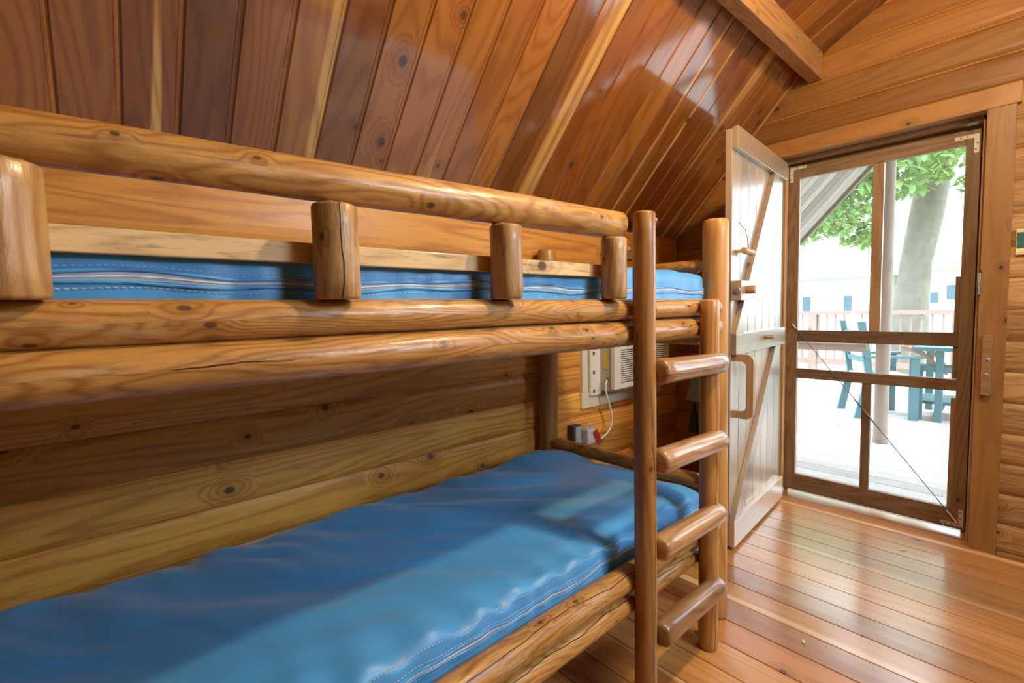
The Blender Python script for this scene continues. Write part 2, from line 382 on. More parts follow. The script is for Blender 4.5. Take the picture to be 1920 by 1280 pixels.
# ------------------------------------------------------------ floor
mb = MB()
y0 = 2.796-.1315*34
i = 0
while y0 < YF+.16:
    a, b = y0, y0+.1315
    x = -1.80-random.random()*.8
    while x < 1.80:
        x2 = x+2.2+random.random()*1.6
        mb.tint()
        lo_, hi_ = max(x, -1.80), min(x2, 1.80)
        # door threshold strip only under the opening
        if hi_ > lo_:
            g = .0011
            e = [(a+g, -.004), (a+g+.002, 0), (b-g-.002, 0), (b-g, -.004)]
            for q in range(3):
                (ya, za), (yb, zb) = e[q], e[q+1]
                ids = [mb.V((lo_+g, ya, za)), mb.V((hi_-g, ya, za)), mb.V((hi_-g, yb, zb)), mb.V((lo_+g, yb, zb))]
                mb.F(ids, [(lo_, ya), (hi_, ya), (hi_, yb), (lo_, yb)])
        x = x2
    y0 = b
mb.m = 1; mb.box((-1.80, YB-.05, -.05), (1.80, YF+.20, -.0035), 0)
fl = struct(mb.build('floor', None, mats=['floor', 'black']))

# ------------------------------------------------------------ log siding walls
def course_profile(z, h=PITCH_B, d=.011, n=9):
    """(z, depth) points: bowed face, tight v seam"""
    g = .0028
    pts = []
    for q in range(n+1):
        t = q/n; pts.append((z+g+(h-2*g)*t, d*(1-abs(2*t-1)**5)))
    return [(z, -.010)]+pts+[(z+h, -.010)]
def siding(mb, run, z, u0, u1, flip, h=PITCH_B, ztop=None):
    """run(u, depth, z) -> point; boards of random length along u"""
    pr = course_profile(z, h)
    if ztop is not None: pr = [(min(a, ztop), d) for a, d in pr]
    u = u0-random.random()*1.2
    while u < u1:
        v = u+9
        a, b = max(u, u0), min(v, u1)
        if b-a > .002:
            mb.tint()
            for q in range(len(pr)-1):
                (za, da), (zb, db) = pr[q], pr[q+1]
                if abs(zb-za) < 1e-6 and da == db: continue
                ids = [mb.V(run(a+.0006, da, za)), mb.V(run(b-.0006, da, za)), mb.V(run(b-.0006, db, zb)), mb.V(run(a+.0006, db, zb))]
                uv = [(a, za), (b, za), (b, zb), (a, zb)]
                if flip: ids = ids[::-1]; uv = uv[::-1]
                mb.F(ids, uv)
        u = v
# left (knee) wall behind the bunk, with the air conditioner's window hole left solid behind it
mb = MB(); k = 0
while k <= 10:
    random.seed(104+k)
    siding(mb, lambda u, d, z: (XW+d-.009, u, z), k*PITCH_B, YB, YF+.0, True, h=(PITCH_B if k < 10 else .27), ztop=ZK+.06)
    k += 1
mb.tint(); mb.box((XW-.12, YB-.1, -.05), (XW-.012, YF+.16, ZK+.05), 1)
struct(mb.build('wall_left', 'wallb', smooth=30))
# right wall, behind the camera's right shoulder
mb = MB(); k = 0
while k*PITCH_B < ZK+.05:
    random.seed(200+k)
    siding(mb, lambda u, d, z: (XR-d+.009, u, z), k*PITCH_B, YB, YF, False, ztop=ZK+.06)
    k += 1
mb.tint(); mb.box((XR+.012, YB-.1, -.05), (XR+.12, YF+.16, ZK+.05), 1)
struct(mb.build('wall_right', 'low_bounce', smooth=30))
# far wall: finished left and above the door, rougher boards right of it
FX0, FX1, FZ0, FZ1 = .12, .80, 1.008, 1.950
mbL, mbR = MB(), MB(); k = 0
while k*PITCH_B < ZR-.01:
    random.seed(300+k); z = k*PITCH_B; hw = roof_x(z)
    run = lambda u, d, z: (u, YF-d+.009, z)
    if z < OZ-.01:
        siding(mbL, run, z, -hw, OX0-.02, False)
        for a, b in ([(OX1+.02, FX0), (FX1, hw)] if (z+PITCH_B > FZ0+.001 and z < FZ1-.001) else [(OX1+.02, hw)]): siding(mbR, run, z, a, b, False)
    else:
        siding(mbL, run, z, -hw, hw, False)
    k += 1
mbL.tint()
mbL.box((XW-.05, YF+.012, -.05), (OX0-.012, YF+.14, 2.8), 0); mbL.box((OX0-.012, YF+.012, OZ+.012), (OX1+.012, YF+.14, 3.1), 0)
mbR.tint()
for a, b, c, d in ((OX1+.012, FX0, -.05, 2.8), (FX1, XR+.05, -.05, 2.8), (FX0, FX1, -.05, FZ0), (FX0, FX1, FZ1, 2.8)): mbR.box((a, YF+.012, c), (b, YF+.14, d), 0)
mb = MB().tint(.5, .5)
for a, b, c, d in ((FX0-.07, FX0, FZ0-.07, FZ1+.09), (FX1, FX1+.07, FZ0-.07, FZ1+.09), (FX0, FX1, FZ0-.07, FZ0), (FX0, FX1, FZ1, FZ1+.09), (FX0, FX1, 1.47, 1.50)): mb.box((a, YF-.022, c), (b, YF+.14, d))
struct(mb.build('window_3', 'trim', bevel=.002))
struct(mbL.build('wall_far', 'wall', smooth=30)); struct(mbR.build('wall_far_right', 'wallr', smooth=30))
# back gable wall behind the camera
mb = MB(); k = 0
while k*PITCH_B < ZR-.01:
    random.seed(400+k); z = k*PITCH_B; hw = roof_x(z)
    siding(mb, lambda u, d, z: (u, YB+d-.009, z), z, -hw, hw, True)
    k += 1
mb.tint(); mb.box((XW-.05, YB-.10, -.05), (XR+.05, YB-.012, 3.1), 0)
struct(mb.build('wall_back', 'low_bounce', smooth=30))

# ------------------------------------------------------------ ceilings (boards run up the slope)
def ceiling(name, xa, za, xb, zb, ya, yb, mat, seed, pitch=.1295, y_off=-.04, thick=.05, single=True):
    random.seed(seed); mb = MB()
    A = Vector((xa, 0, za)); B = Vector((xb, 0, zb)); D = (B-A); L = D.length; D.normalize()
    N = Vector((D.z, 0, -D.x))
    if N.z > 0: N = -N
    flip = xb > xa
    k0 = int(floor((ya-y_off)/pitch))
    y = y_off+k0*pitch
    while y < yb:
        a, b = max(y, ya), min(y+pitch, yb)
        y += pitch
        if b-a < .004: continue
        mb.tint(random.random()**1.2)
        # tongue-and-groove profile: v joint plus a small raised bead on one lip
        prof = [(a, -.006), (a+.0015, -.006), (a+.006, 0), (b-.0125, 0), (b-.0115, -.0012), (b-.0105, 0), (b-.005, 0), (b-.0005, -.006), (b, -.006)]
        for q in range(len(prof)-1):
            (y1, d1), (y2, d2) = prof[q], prof[q+1]
            if y2 <= y1: continue
            P = [A+N*d1+Vector((0, y1, 0)), B+N*d1+Vector((0, y1, 0)), B+N*d2+Vector((0, y2, 0)), A+N*d2+Vector((0, y2, 0))]
            uv = [(0, y1), (L, y1), (L, y2), (0, y2)]
            ids = [mb.V(p) for p in P]
            if flip: ids = ids[::-1]; uv = uv[::-1]
            mb.F(ids, uv)
    # roof deck above the boards
    P = [A, B]; mb.tint(.3, .2)
    c = []
    for p in (A, B):
        for dd in (.007, thick):
            for yy in (ya, yb): c.append(mb.V(p-N*dd+Vector((0, yy, 0))))
    for f in ((0, 1, 5, 4), (2, 6, 7, 3), (0, 4, 6, 2), (1, 3, 7, 5), (0, 2, 3, 1), (4, 5, 7, 6)):
        mb.F([c[q] for q in f], [(0, 0), (L, 0), (L, 1), (0, 1)])
    return struct(mb.build(name, mat))
ceiling('ceiling', XW, ZK, XK, ZKK, YB-.03, YF+.04, 'ceil', 51)
ceiling('ceiling.001', XK, ZKK, 0, ZR, YB-.03, YF+.04, 'ceil', 52)
SX0, SX1, SY0, SY1 = 1.62, 1.20, 1.27, 2.13          # roof window in the right-hand slope
zr = lambda x: ZK+S1*(XR-x)
for i_, (xa, xb, ya, yb) in enumerate(((XR, .975, YB-.03, SY0), (XR, .975, SY1, YF+.04), (XR, SX0, SY0, SY1), (SX1, .975, SY0, SY1))):
    ceiling('ceiling.002', xa, zr(xa), xb, zr(xb), ya, yb, 'low_bounce', 53+i_*10)
A = Vector((SX0, 0, zr(SX0))); B = Vector((SX1, 0, zr(SX1))); D = (B-A).normalized(); N = Vector((-D.z, 0, D.x))
RW = Matrix.Translation(A) @ Matrix(((D.x, 0, N.x, 0), (0, 1, 0, 0), (D.z, 0, N.z, 0), (0, 0, 0, 1))); LW = (B-A).length
mb = MB(RW).tint(.5, .5)
for a, b, c, d in ((-.05, 0, SY0-.05, SY1+.05), (LW, LW+.05, SY0-.05, SY1+.05), (0, LW, SY0-.05, SY0), (0, LW, SY1, SY1+.05)): mb.box((a, c, -.06), (b, d, .018))
struct(mb.build('window_2', 'trim', bevel=.002))
ceiling('ceiling.003', -XK, ZKK, 0, ZR, YB-.03, YF+.04, 'low_bounce', 54)
# beam at the kink of the roof
random.seed(5)
for n_, sx in (('ceiling_beam', 1), ('ceiling_beam.001', -1)):
    mb = T(.5, .5); a, b = sorted((sx*-.948, sx*-.880)); mb.box((a, YB, 2.452), (b, YF-.004, 2.60), 1)
    o = mb.build(n_, 'beam', bevel=.004); o['kind'] = 'structure'
# cover strip in the corner of slope and far wall
A = Vector((XW, YF-.02, ZK)); B = Vector((XK, YF-.02, ZKK)); D = (B-A).normalized(); N = Vector((D.z, 0, -D.x))
mb = T(.7, .6); R = Matrix.Translation(A) @ Matrix(((D.x, N.x, 0, 0), (0, 0, 1, 0), (D.z, N.z, 0, 0), (0, 0, 0, 1)))
mb.prism([(0, 0), ((B-A).length, 0), ((B-A).length, .012), (0, .012)], -.006, .012, R)
struct(mb.build('trim_1', 'trim', bevel=.002))

# ------------------------------------------------------------ door casing and jambs
random.seed(9)
def board(name, lo, hi, mat='trim', bev=.002, **k): return struct(T(**k).box(lo, hi).build(name, mat, bevel=bev))
board('trim_2', (-1.215, YF-.024, OZ), (-.105, YF+.006, 2.160))              # head casing
board('trim_3', (OX1, YF-.022, -.0), (-.119, YF+.006, OZ))                     # right casing
board('trim_4', (-1.195, YF-.022, 0), (OX0, YF+.006, OZ))                      # left casing
board('trim_5', (OX0-.02, YF+.004, 0), (OX0, YF+.20, OZ), 'jamb')
board('trim_6', (OX1, YF+.004, 0), (OX1+.02, YF+.20, OZ), 'jamb')
board('trim_7', (OX0-.02, YF+.004, OZ), (OX1+.02, YF+.20, OZ+.02), 'jamb')
board('trim_8', (OX0, YF+.085, 0), (OX0+.010, YF+.125, OZ), 'jamb')            # stops
board('trim_9', (OX1-.016, YF+.06, 0), (OX1, YF+.12, OZ), 'jamb')
board('trim_10', (OX0, YF+.06, OZ-.020), (OX1, YF+.12, OZ), 'jamb')
board('trim_11', (OX0, YF+.168, 2.036), (OX1, YF+.198, OZ), 'jamb')
board('trim_12', (OX1-.045, YF+.168, 0), (OX1, YF+.198, 2.040), 'jamb')
board('trim_13', (OX0, YF+.168, 0), (OX0+.02, YF+.198, 2.036), 'jamb')
board('baseboard_far', (-.117, YF-.030, 0), (XR, YF-.004, .018), 'trim', .004)

# ------------------------------------------------------------ screen door (door_1)
random.seed(21)
YD0, YD1 = 3.272, 3.302
d1 = tag(empty('door_1', (-.665, 3.287, .012)), 'closed wooden screen door with insect mesh opening onto the porch', 'screen door', kind='structure')
def dpart(name, lo, hi, mat='sdoor', **k):
    o = T(**k).box(lo, hi).build(name, mat, d1, bevel=.002); return o
X0, X1 = -1.088, -.240
dpart('stile', (X0, YD0, .022), (-1.025, YD1, 2.045)); dpart('stile', (-.293, YD0, .022), (X1, YD1, 2.030))
dpart('rail', (-1.025, YD0, 1.962), (-.293, YD1, 2.038)); dpart('rail', (-1.025, YD0, .966), (-.293, YD1, 1.036))
dpart('rail', (-1.025, YD0, .738), (-.293, YD1, .798)); dpart('rail', (-1.025, YD0, .022), (-.293, YD1, .126))
dpart('muntin', (-.664, YD0+.004, 1.036), (-.614, YD1, 1.962)); dpart('muntin', (-.688, YD0+.004, .126), (-.645, YD1, .738))
dpart('glazing_strip', (-.312, YD0+.012, 1.036), (-.293, YD1, 1.32))
dpart('glazing_strip', (-.312, YD0+.012, .80), (-.293, YD1, .966))
dpart('glazing_strip', (-.312, YD0+.012, .126), (-.293, YD1, .70))
for a, b in ((.1, .75), (.79, .975), (1.02, 1.99)):
    mb = MB(); ids = [mb.V(p) for p in ((-1.04, 3.296, a), (-.28, 3.296, a), (-.28, 3.296, b), (-1.04, 3.296, b))]
    mb.F(ids, [(0, 0)]*4); mb.build('screen_panel', 'screen', d1)
def lbracket(x, z, sx, sz, mat, L=.088, L2=.092, w=.018):
    mb = MB(); y = YD0-.0025
    mb.box((min(x, x+sx*L), y, min(z, z+sz*w)), (max(x, x+sx*L), YD0+.0005, max(z, z+sz*w)))
    mb.box((min(x, x+sx*w), y, min(z+sz*w, z+sz*L2)), (max(x, x+sx*w), YD0+.0005, max(z+sz*w, z+sz*L2)))
    o = mb.build('corner_bracket', mat, d1)
    for px, pz in ((.07, .009), (.04, .009), (.009, .075), (.009, .045)):
        q = MB().log((x+sx*px, y-.0015, z+sz*pz), (x+sx*px, y+.001, z+sz*pz), .0035, seg=10, n=1, wob=0, cham=.0006); s_ = q.build('screw', 'darkgrey', o, smooth=40)
lbracket(-1.078, 2.036, 1, -1, 'white_bracket'); lbracket(-.246, 2.008, -1, -1, 'white_bracket')
lbracket(-1.078, .036, 1, 1, 'sdoor'); lbracket(-.246, .036, -1, 1, 'steel')
A = Vector((-1.048, 3.262, 1.072)); B = Vector((-.262, 3.262, .052))
rod = MB().tube([A, B], .0022).build('tension_rod', 'darksteel', d1, smooth=40)
mm = A.lerp(B, .5); dd = (B-A).normalized()
MB().tube([mm-dd*.10, mm-dd*.09, mm+dd*.09, mm+dd*.10], .0042).build('turnbuckle', 'darksteel', rod, smooth=40)
MB().tube([B-dd*.08, B-dd*.01], .004).build('rod_ferrule', 'white_bracket', rod, smooth=40)
MB().tube([A+Vector((0, .012, 0)), A, A+dd*.03], .004).build('rod_ferrule', 'white_bracket', rod, smooth=40)
adopt(d1)

# door pull block and strike on the casing
ph = thing('door_pull', 'brown wooden door pull block with two screws on right casing', 'door pull', (-.176, 3.117, .757))
ov = [(0, .0), (.03, -.002), (.035, .01), (.035, .075), (.032, .10), (.034, .27), (.030, .282), (.006, .282), (0, .275)]
R = Matrix.Translation((-.193, YF-.060, .757)) @ Matrix(((1, 0, 0, 0), (0, 0, 1, 0), (0, 1, 0, 0), (0, 0, 0, 1)))
mb = T(.2, .2); mb.prism(ov, 0, .038, R); mb.build('pull_block', 'jamb', ph, bevel=.004)
for z in (.852, .921):
    s1 = MB().log((-.175, YF-.0625, z), (-.175, YF-.058, z), .009, seg=18, n=1, wob=0, cham=.001).build('screw', 'steel', ph, smooth=40)
    MB().log((-.175, YF-.0632, z), (-.175, YF-.060, z), .0035, seg=8, n=1, wob=0, cham=.0005).build('screw_recess', 'darkgrey', s1, smooth=40)
adopt(ph)
st = thing('strike_plate', 'small metal strike plate and dark mortise on casing edge', 'strike plate', (OX1, YF, 1.20))
MB().box((OX1-.003, YF-.026, 1.215), (OX1+.004, YF+.03, 1.34)).build('mortise', 'black', st)
MB().box((OX1-.0045, YF-.029, 1.225), (OX1+.003, YF-.020, 1.325)).build('plate', 'steel', st, bevel=.001); adopt(st)

# ------------------------------------------------------------ open plank door (door_2)
random.seed(31)
Hd = Vector((-1.040, 3.115, 0)); du = Vector((.0834, -.9965, 0)); do = Vector((.9965, .0834, 0))
LM = Matrix(((du.x, do.x, 0, Hd.x), (du.y, do.y, 0, Hd.y), (0, 0, 1, 0), (0, 0, 0, 1)))   # (u, out, z)
d2 = tag(empty('door_2', (Hd.x, Hd.y, .012)), 'open ledged and braced plank door swung against the left', 'plank door', kind='structure')
LB = .0; LP = -.026; LBK = -.058; LEN = .845
pw = LEN/7
mb = MB(LM)
for k in range(7):
    mb.tint(); mb.box((k*pw+.0012, LBK, .016), ((k+1)*pw-.0012, LP, 2.020), 2)
mb.build('planks', 'leaf', d2, bevel=.003)
for a, b in ((1.925, 2.026), (.962, 1.062), (.016, .145)):
    T_ = MB(LM).tint(); T_.box((.004, LP, a), (LEN, LB, b), 0); r_ = T_.build('ledge', 'leaf', d2, bevel=.002)
def brace(u0, z0, u1, z1, w=.085):
    mb = MB(LM).tint()
    # ends cut level with the ledges
    n_ = w*sqrt((u1-u0)**2+(z1-z0)**2)/abs(z1-z0)
    s_ = 1 if u1 > u0 else -1
    poly = [(u0, z0), (u0-s_*n_, z0), (u1-s_*n_, z1), (u1, z1)]
    lo = [mb.V((p[0], LP, p[1])) for p in poly]; hi = [mb.V((p[0], LB-.001, p[1])) for p in poly]
    L = sqrt((u1-u0)**2+(z1-z0)**2); uv = [(0, 0), (0, w), (L, w), (L, 0)]
    mb.F(lo, uv); mb.F(hi[::-1], uv[::-1])
    for i in range(4):
        j = (i+1) % 4; mb.F([lo[j], lo[i], hi[i], hi[j]], [(uv[j][0], 0), (uv[i][0], 0), (uv[i][0], .026), (uv[j][0], .026)])
    return mb.build('brace', 'leaf', d2, bevel=.002)
brace(.250, 1.925, .845, 1.062); brace(.190, .962, .845, .145)
# D handle: a board cut to a D, standing out from the planks
def arc(cx, cy, r, a0, a1, n=8): return [(cx+r*cos(radians(a0+(a1-a0)*i/n)), cy+r*sin(radians(a0+(a1-a0)*i/n))) for i in range(n+1)]
outer = [(LP, .655)] + arc(.070-.035, .655+.035, .035, -90, 0) + arc(.070-.035, .965-.035, .035, 0, 90) + [(LP, .965)]
inner = [(LP, .930)] + arc(.038-.025, .930-.025, .025, 90, 0) + arc(.038-.025, .690+.025, .025, 0, -90) + [(LP, .690)]
poly = outer + inner
MH = LM @ Matrix(((0, 0, 1, .790), (1, 0, 0, 0), (0, 1, 0, 0), (0, 0, 0, 1)))
mb = MB(MH).tint(.3, .6)
# quads between outer and inner outlines
no = len(outer); inn = inner[::-1]
a0 = [mb.V((p[0], p[1], 0)) for p in outer]; a1 = [mb.V((p[0], p[1], .032)) for p in outer]
b0 = [mb.V((p[0], p[1], 0)) for p in inn]; b1 = [mb.V((p[0], p[1], .032)) for p in inn]
for i in range(no-1):
    uvq = [(outer[i][1], outer[i][0]), (outer[i+1][1], outer[i+1][0]), (inn[i+1][1], inn[i+1][0]), (inn[i][1], inn[i][0])]
    mb.F([a0[i], b0[i], b0[i+1], a0[i+1]], [uvq[0], uvq[3], uvq[2], uvq[1]]); mb.F([a1[i], a1[i+1], b1[i+1], b1[i]], uvq)
    mb.F([a0[i], a0[i+1], a1[i+1], a1[i]], [(uvq[0][0], 0), (uvq[1][0], 0), (uvq[1][0], .03), (uvq[0][0], .03)])
    mb.F([b0[i], b1[i], b1[i+1], b0[i+1]], [(uvq[3][0], 0), (uvq[3][0], .03), (uvq[2][0], .03), (uvq[2][0], 0)])
mb.build('pull_handle', 'dowel', d2, smooth=35)
blk = MB(LM).tint(.4, .5).box((.735, LP, 1.222), (.850, .022, 1.315), 0).build('latch_block', 'leaf', d2, bevel=.002)
MB(LM).log((.851, .0, 1.268), (.856, .0, 1.268), .016, seg=18, n=1, wob=0, cham=.001).build('bolt_head', 'steel', blk, smooth=40)
MB(LM).tint(.2, .5).log((.775, .022, 1.272), (.775, .060, 1.272), .020, seg=18, n=2, wob=.02, cham=.003).build('latch_knob', 'dowel', blk, smooth=40)
MB(LM).tint(.4, .7).log((.66, .016, 1.455), (.80, .016, 1.458), .015, seg=16, n=3, wob=.02, cham=.002).build('toggle_peg', 'dowel', d2, smooth=40)
MB(LM).tint(.4, .7).log((.79, LP-.003, 1.457), (.79, .004, 1.457), .008, seg=12, n=2, wob=.02, cham=.001).build('peg_pin', 'dowel', d2, smooth=40)
MB(LM).tint(.2, .5).log((.40, -.002, 1.024), (.40, .045, 1.024), .0115, seg=14, n=2, wob=.02, cham=.002).build('stop_dowel', 'dowel', d2, smooth=40)
MB(LM).tube([(.735, .012, 1.47), (.735, .010, 1.52), (.745, .002, 1.56), (.760, LP+.002, 1.60)], .0016, 6).build('latch_string', 'string', d2, smooth=60)
adopt(d2)

# ------------------------------------------------------------ bunk bed
random.seed(41)
bed = thing('bunk_bed', 'peeled log bunk bed with built-in ladder along the sloped wall', 'bunk bed', (-1.25, .75, 0))
XF, XBK, YE, YH = -.810, -1.700, 1.745, -.300
def log(name, p0, p1, r0, r1=None, mat='log', parent=bed, tint=(None, None), **k):
    k.setdefault('smooth', 45); sm = k.pop('smooth')
    mb = T(*tint); mb.log(p0, p1, r0, r1, **k); return mb.build(name, mat, parent, smooth=sm)
log('bed_post', (-.822, YE, 0), (-.822, YE, 1.517), .047, .045, 'post', tint=(.9, .75), cham=.010, seg=32)
log('bed_post', (XBK, YE, 0), (XBK, YE, 1.503), .049, .047, 'post', tint=(.6, .4), cham=.010)
log('bed_post', (-.822, YH-.02, 0), (-.822, YH-.02, 1.517), .047, .045, 'post', cham=.010)
log('bed_post', (XBK, YH-.02, 0), (XBK, YH-.02, 1.503), .048, .046, 'post', cham=.010)
YT = YE-.035
def side(z, r0, r1, x=XF, y1=YT, **k): return log('side_rail', (x, YH+.02, z), (x, y1, z), r0, r1, **k)
side(1.194, .0315, .0295, tint=(.5, .62)); log('side_rail', (XF, YH+.02, 1.130), (XF, YT, 1.1225), .0345, .0380, tint=(.35, .55))
side(.386, .0385, .0365, tint=(.55, .55)); side(.314, .034, .031, tint=(.7, .6))
for z in (1.194, 1.131, .386, .314): side(z, .032, .031, x=XBK+.012)
for y, z, r in ((1.165, 1.131, .0300), (1.545, 1.131, .0300), (1.165, .386, .0378), (1.165, .314, .0325), (1.165, 1.194, .0309)):
    pass
# end rails
for z, r in ((1.350, .025), (1.165, .030), (1.075, .026), (.512, .029), (.360, .030)):
    log('end_rail', (-.860, YE, z), (XBK+.03, YE, z), r, r*1.05, tint=(.5, .5), wob=.05, shoulders=((.025, r*.55), None))
for z in (1.350, 1.165, .512, .360):
    log('end_rail', (-.860, YH-.02, z), (XBK+.03, YH-.02, z), .028, .029)
# guard rail, balusters, slat
log('guard_rail', (-.800, YH+.02, 1.411), (-.800, 1.128, 1.4275), .0300, .0385, tint=(.55, .6), shoulders=(None, (.020, .014)), wob=.04)
for y, r in ((-.072, .0405), (.306, .0365), (.674, .0355), (1.062, .0350)):
    log('baluster', (-.781, y, 1.2235), (-.781, y, 1.3775+max(0, y-.35)*.014), r, r*.98, mat='baluster' if abs(y-.306) < .01 else 'balusterp', tint=(.45, .45), cham=.005, wob=.05, n=5, seg=40, facets=.045)
    log('baluster_tenon', (-.800, y, 1.36), (-.800, y, 1.41), .015, tint=(.4, .4), n=2, seg=16)
mb = T(.5, .8); mb.box((-.831, YH, 1.2845), (-.817, 1.085, 1.3185), 1); mb.build('guard_slat', 'slat', bed, bevel=.002)
# ladder
for y, z1, pl in ((1.162, 1.463, (1.437, 1.195, .33)), (1.551, 1.222, (1.20, .335))):
    lp = log('ladder_post', (-.750, y, 0), (-.750, y, z1), .0325, .0310, 'post', tint=(.45 if y < 1.3 else .7, .45 if y < 1.3 else .7), cham=.007, seg=32)
    for z in pl:
        log('dowel_plug', (-.738, y+.012, z), (-.7272, y+.0228, z), .0095, mat='dowel', parent=lp, tint=(.1, .3), n=1, cham=.0008, seg=16)
    for z in ([1.431, 1.194, 1.131, .386, .314] if y < 1.3 else [1.194, 1.131, .386, .314]):
        log('notch_tenon', (-.757, y-.004, z), (-.800, y-.004, z), .0155, mat='notch', parent=lp, n=1, seg=14)
for z, ti in ((1.012, (.2, .5)), (.751, (.5, .7)), (.494, (.6, .7)), (.234, (.1, .2))):
    log('ladder_rung', (-.722, 1.186, z+.004), (-.722, 1.572, z-.004), .0365, .0345, 'rung', tint=ti, cham=.010, wob=.06, n=9, seg=32)
# platforms under the mattresses
for z in (.352, 1.150):
    mb = MB()
    for k in range(12):
        mb.tint(); y = YH+.03+k*.168; mb.box((XBK+.06, y, z-.018), (XF-.045, y+.12, z), 0)
    mb.build('mattress_platform', 'slat', bed, bevel=.001)
adopt(bed)

# ------------------------------------------------------------ mattresses
def sdf_front(y, z, seed):            # outward bulge of the front face
    n = noise.noise(Vector((y*5, z*14, seed)))*.006 + noise.noise(Vector((y*17, z*20, seed+4)))*.0028
    rip = .0022*sin(y*70+3*noise.noise(Vector((y*4, 0, seed)))*3)
    return (n+rip)*.8
def mattress(name, label, x0, x1, y0, y1, z0, z1, seed, zzip, folds=1.0, sag=0):
    root = thing(name, label, 'mattress', ((x0+x1)/2, (y0+y1)/2, z0), group=None)
    NX, NY, NZ = 60, 170, 12; r = .028
    verts = {}; mb = MB(); mb.tint(.5, .5, .5)
    hx, hy, hz = (x1-x0)/2, (y1-y0)/2, (z1-z0)/2; c = Vector(((x0+x1)/2, (y0+y1)/2, (z0+z1)/2))
    def shape(p):
        q = Vector((max(-hx+r, min(hx-r, p.x)), max(-hy+r, min(hy-r, p.y)), max(-hz+r, min(hz-r, p.z))))
        d = p-q
        if d.length > 1e-9:
            d.normalize(); 
        P = q+d*r; w = c+P
        up = max(0, d.z); fr = max(0, d.x)
        X, Y, Z = w
        ed = (x1-X)     # distance from front edge
        # top: soft crown, long diagonal pulls, radial gathers near front and back edge
        g = 0
        g += .010*noise.noise(Vector((X*1.6, Y*1.3, seed)))
        dg = (Y*.75-X*.9)
        g += folds*.0095*noise.noise(Vector((dg*7, (Y*.9+X*.75)*1.3, seed+2)))
        g += folds*.0040*noise.noise(Vector((dg*16+noise.noise(Vector((X*3, Y*3, seed)))*2, (Y+X)*2, seed+7)))
        tr = exp(-ed*14); g += folds*tr*.0045*sin(Y*52+4*noise.noise(Vector((Y*3, X*2, seed))))
        tb = exp(-(X-x0)*9); g += folds*tb*.010*noise.noise(Vector((Y*13, X*4, seed+9)))
        g += folds*.010*abs(noise.noise(Vector((dg*5.1+.4*noise.noise(Vector((X*5, Y*5, 1))), (Y+X)*.8, seed+12))))
        tb2 = min(1, ed/.10); g += .012*(tb2*tb2*(3-2*tb2))-.006
        w = w+Vector((0, 0, up*(g-sag*(1-min(1, max(0, (Y-y0)/(.9)))))))
        w = w+Vector((fr*sdf_front(Y, Z, seed), 0, 0))
        if d.y > .3: w = w+Vector((0, d.y*.004*noise.noise(Vector((X*12, Z*12, seed))), 0))
        return w
    def vid(key, p):
        if key not in verts: verts[key] = mb.V(shape(p))
        return verts[key]
    def spaced(h, n):      # finer near the edges
        return [h*(-1+2*i/n) for i in range(n+1)]
    xs, ys, zs = spaced(hx, NX), spaced(hy, NY), spaced(hz, NZ)
    def quad(k, ps, uv):
        mb.F([vid(kk, pp) for kk, pp in zip(k, ps)], uv)
    for i in range(NX):
        for j in range(NY):
            for zi, fl in ((NZ, 0), (0, 1)):
                ks = [(i, j, zi), (i+1, j, zi), (i+1, j+1, zi), (i, j+1, zi)]
                if fl: ks = ks[::-1]
                quad(ks, [Vector((xs[a], ys[b], zs[q])) for a, b, q in ks], [(xs[a], ys[b]) for a, b, q in ks])
    for k in range(NZ):
        for j in range(NY):
            for xi, fl in ((NX, 0), (0, 1)):
                ks = [(xi, j, k), (xi, j+1, k), (xi, j+1, k+1), (xi, j, k+1)]
                if fl: ks = ks[::-1]
                quad(ks, [Vector((xs[a], ys[b], zs[q])) for a, b, q in ks], [(zs[q], ys[b]) for a, b, q in ks])
        for i in range(NX):
            for yi, fl in ((NY, 0), (0, 1)):
                ks = [(i+1, yi, k), (i, yi, k), (i, yi, k+1), (i+1, yi, k+1)]
                if fl: ks = ks[::-1]
                quad(ks, [Vector((xs[a], ys[b], zs[q])) for a, b, q in ks], [(xs[a], zs[q]) for a, b, q in ks])
    body = mb.build('cover', 'fabric', root, smooth=180)
    # zipper along the front face
    zz = lambda y: zzip+.0035*sin(y*9+seed)+.002*sin(y*31)
    ysn = [y0+.02+(y1-y0-.04)*i/300 for i in range(301)]
    fx = lambda y, z: x1+sdf_front(y, z, seed)
    tp = MB()
    for i in range(300):
        a, b = ysn[i], ysn[i+1]
        q = [(fx(a, zz(a))+.0012, a, zz(a)-.006), (fx(b, zz(b))+.0012, b, zz(b)-.006), (fx(b, zz(b))+.0016, b, zz(b)+.006), (fx(a, zz(a))+.0016, a, zz(a)+.006)]
        tp.F([tp.V(p) for p in q], [(0, 0)]*4)
    zp = tp.build('zipper', 'zip', root)
    for off, rr, mt, nm in ((.0075, .0028, 'fabric', 'piping'), (-.0075, .0028, 'fabric', 'piping'), (.0, .0013, 'zipwhite', 'zipper_coil')):
        pts = [(fx(y, zz(y))+.0012, y, zz(y)+off*(1+.25*sin(y*23+off*900))) for y in ysn]
        MB().tube(pts, rr, 6).build(nm, mt, zp, smooth=60)
    for off in (.015, -.015) + ((.046,) if z0 < 1 else ()):
        sm = MB(); y = y0+.03
        while y < y1-.03:
            z = zz(y)+off; x = fx(y, z)+.0003
            sm.box((x-.001, y, z-.0006), (x+.0009, y+.0048, z+.0006)); y += .0082
        sm.build('stitching', 'stitch', root)
    adopt(root)
    return root
mattress('bunk_mattress', 'blue vinyl mattress on the lower bunk, its wrinkled top in full view', -1.640, -.848, -.262, 1.706, .356, .492, 3.3, .437, 1.9)
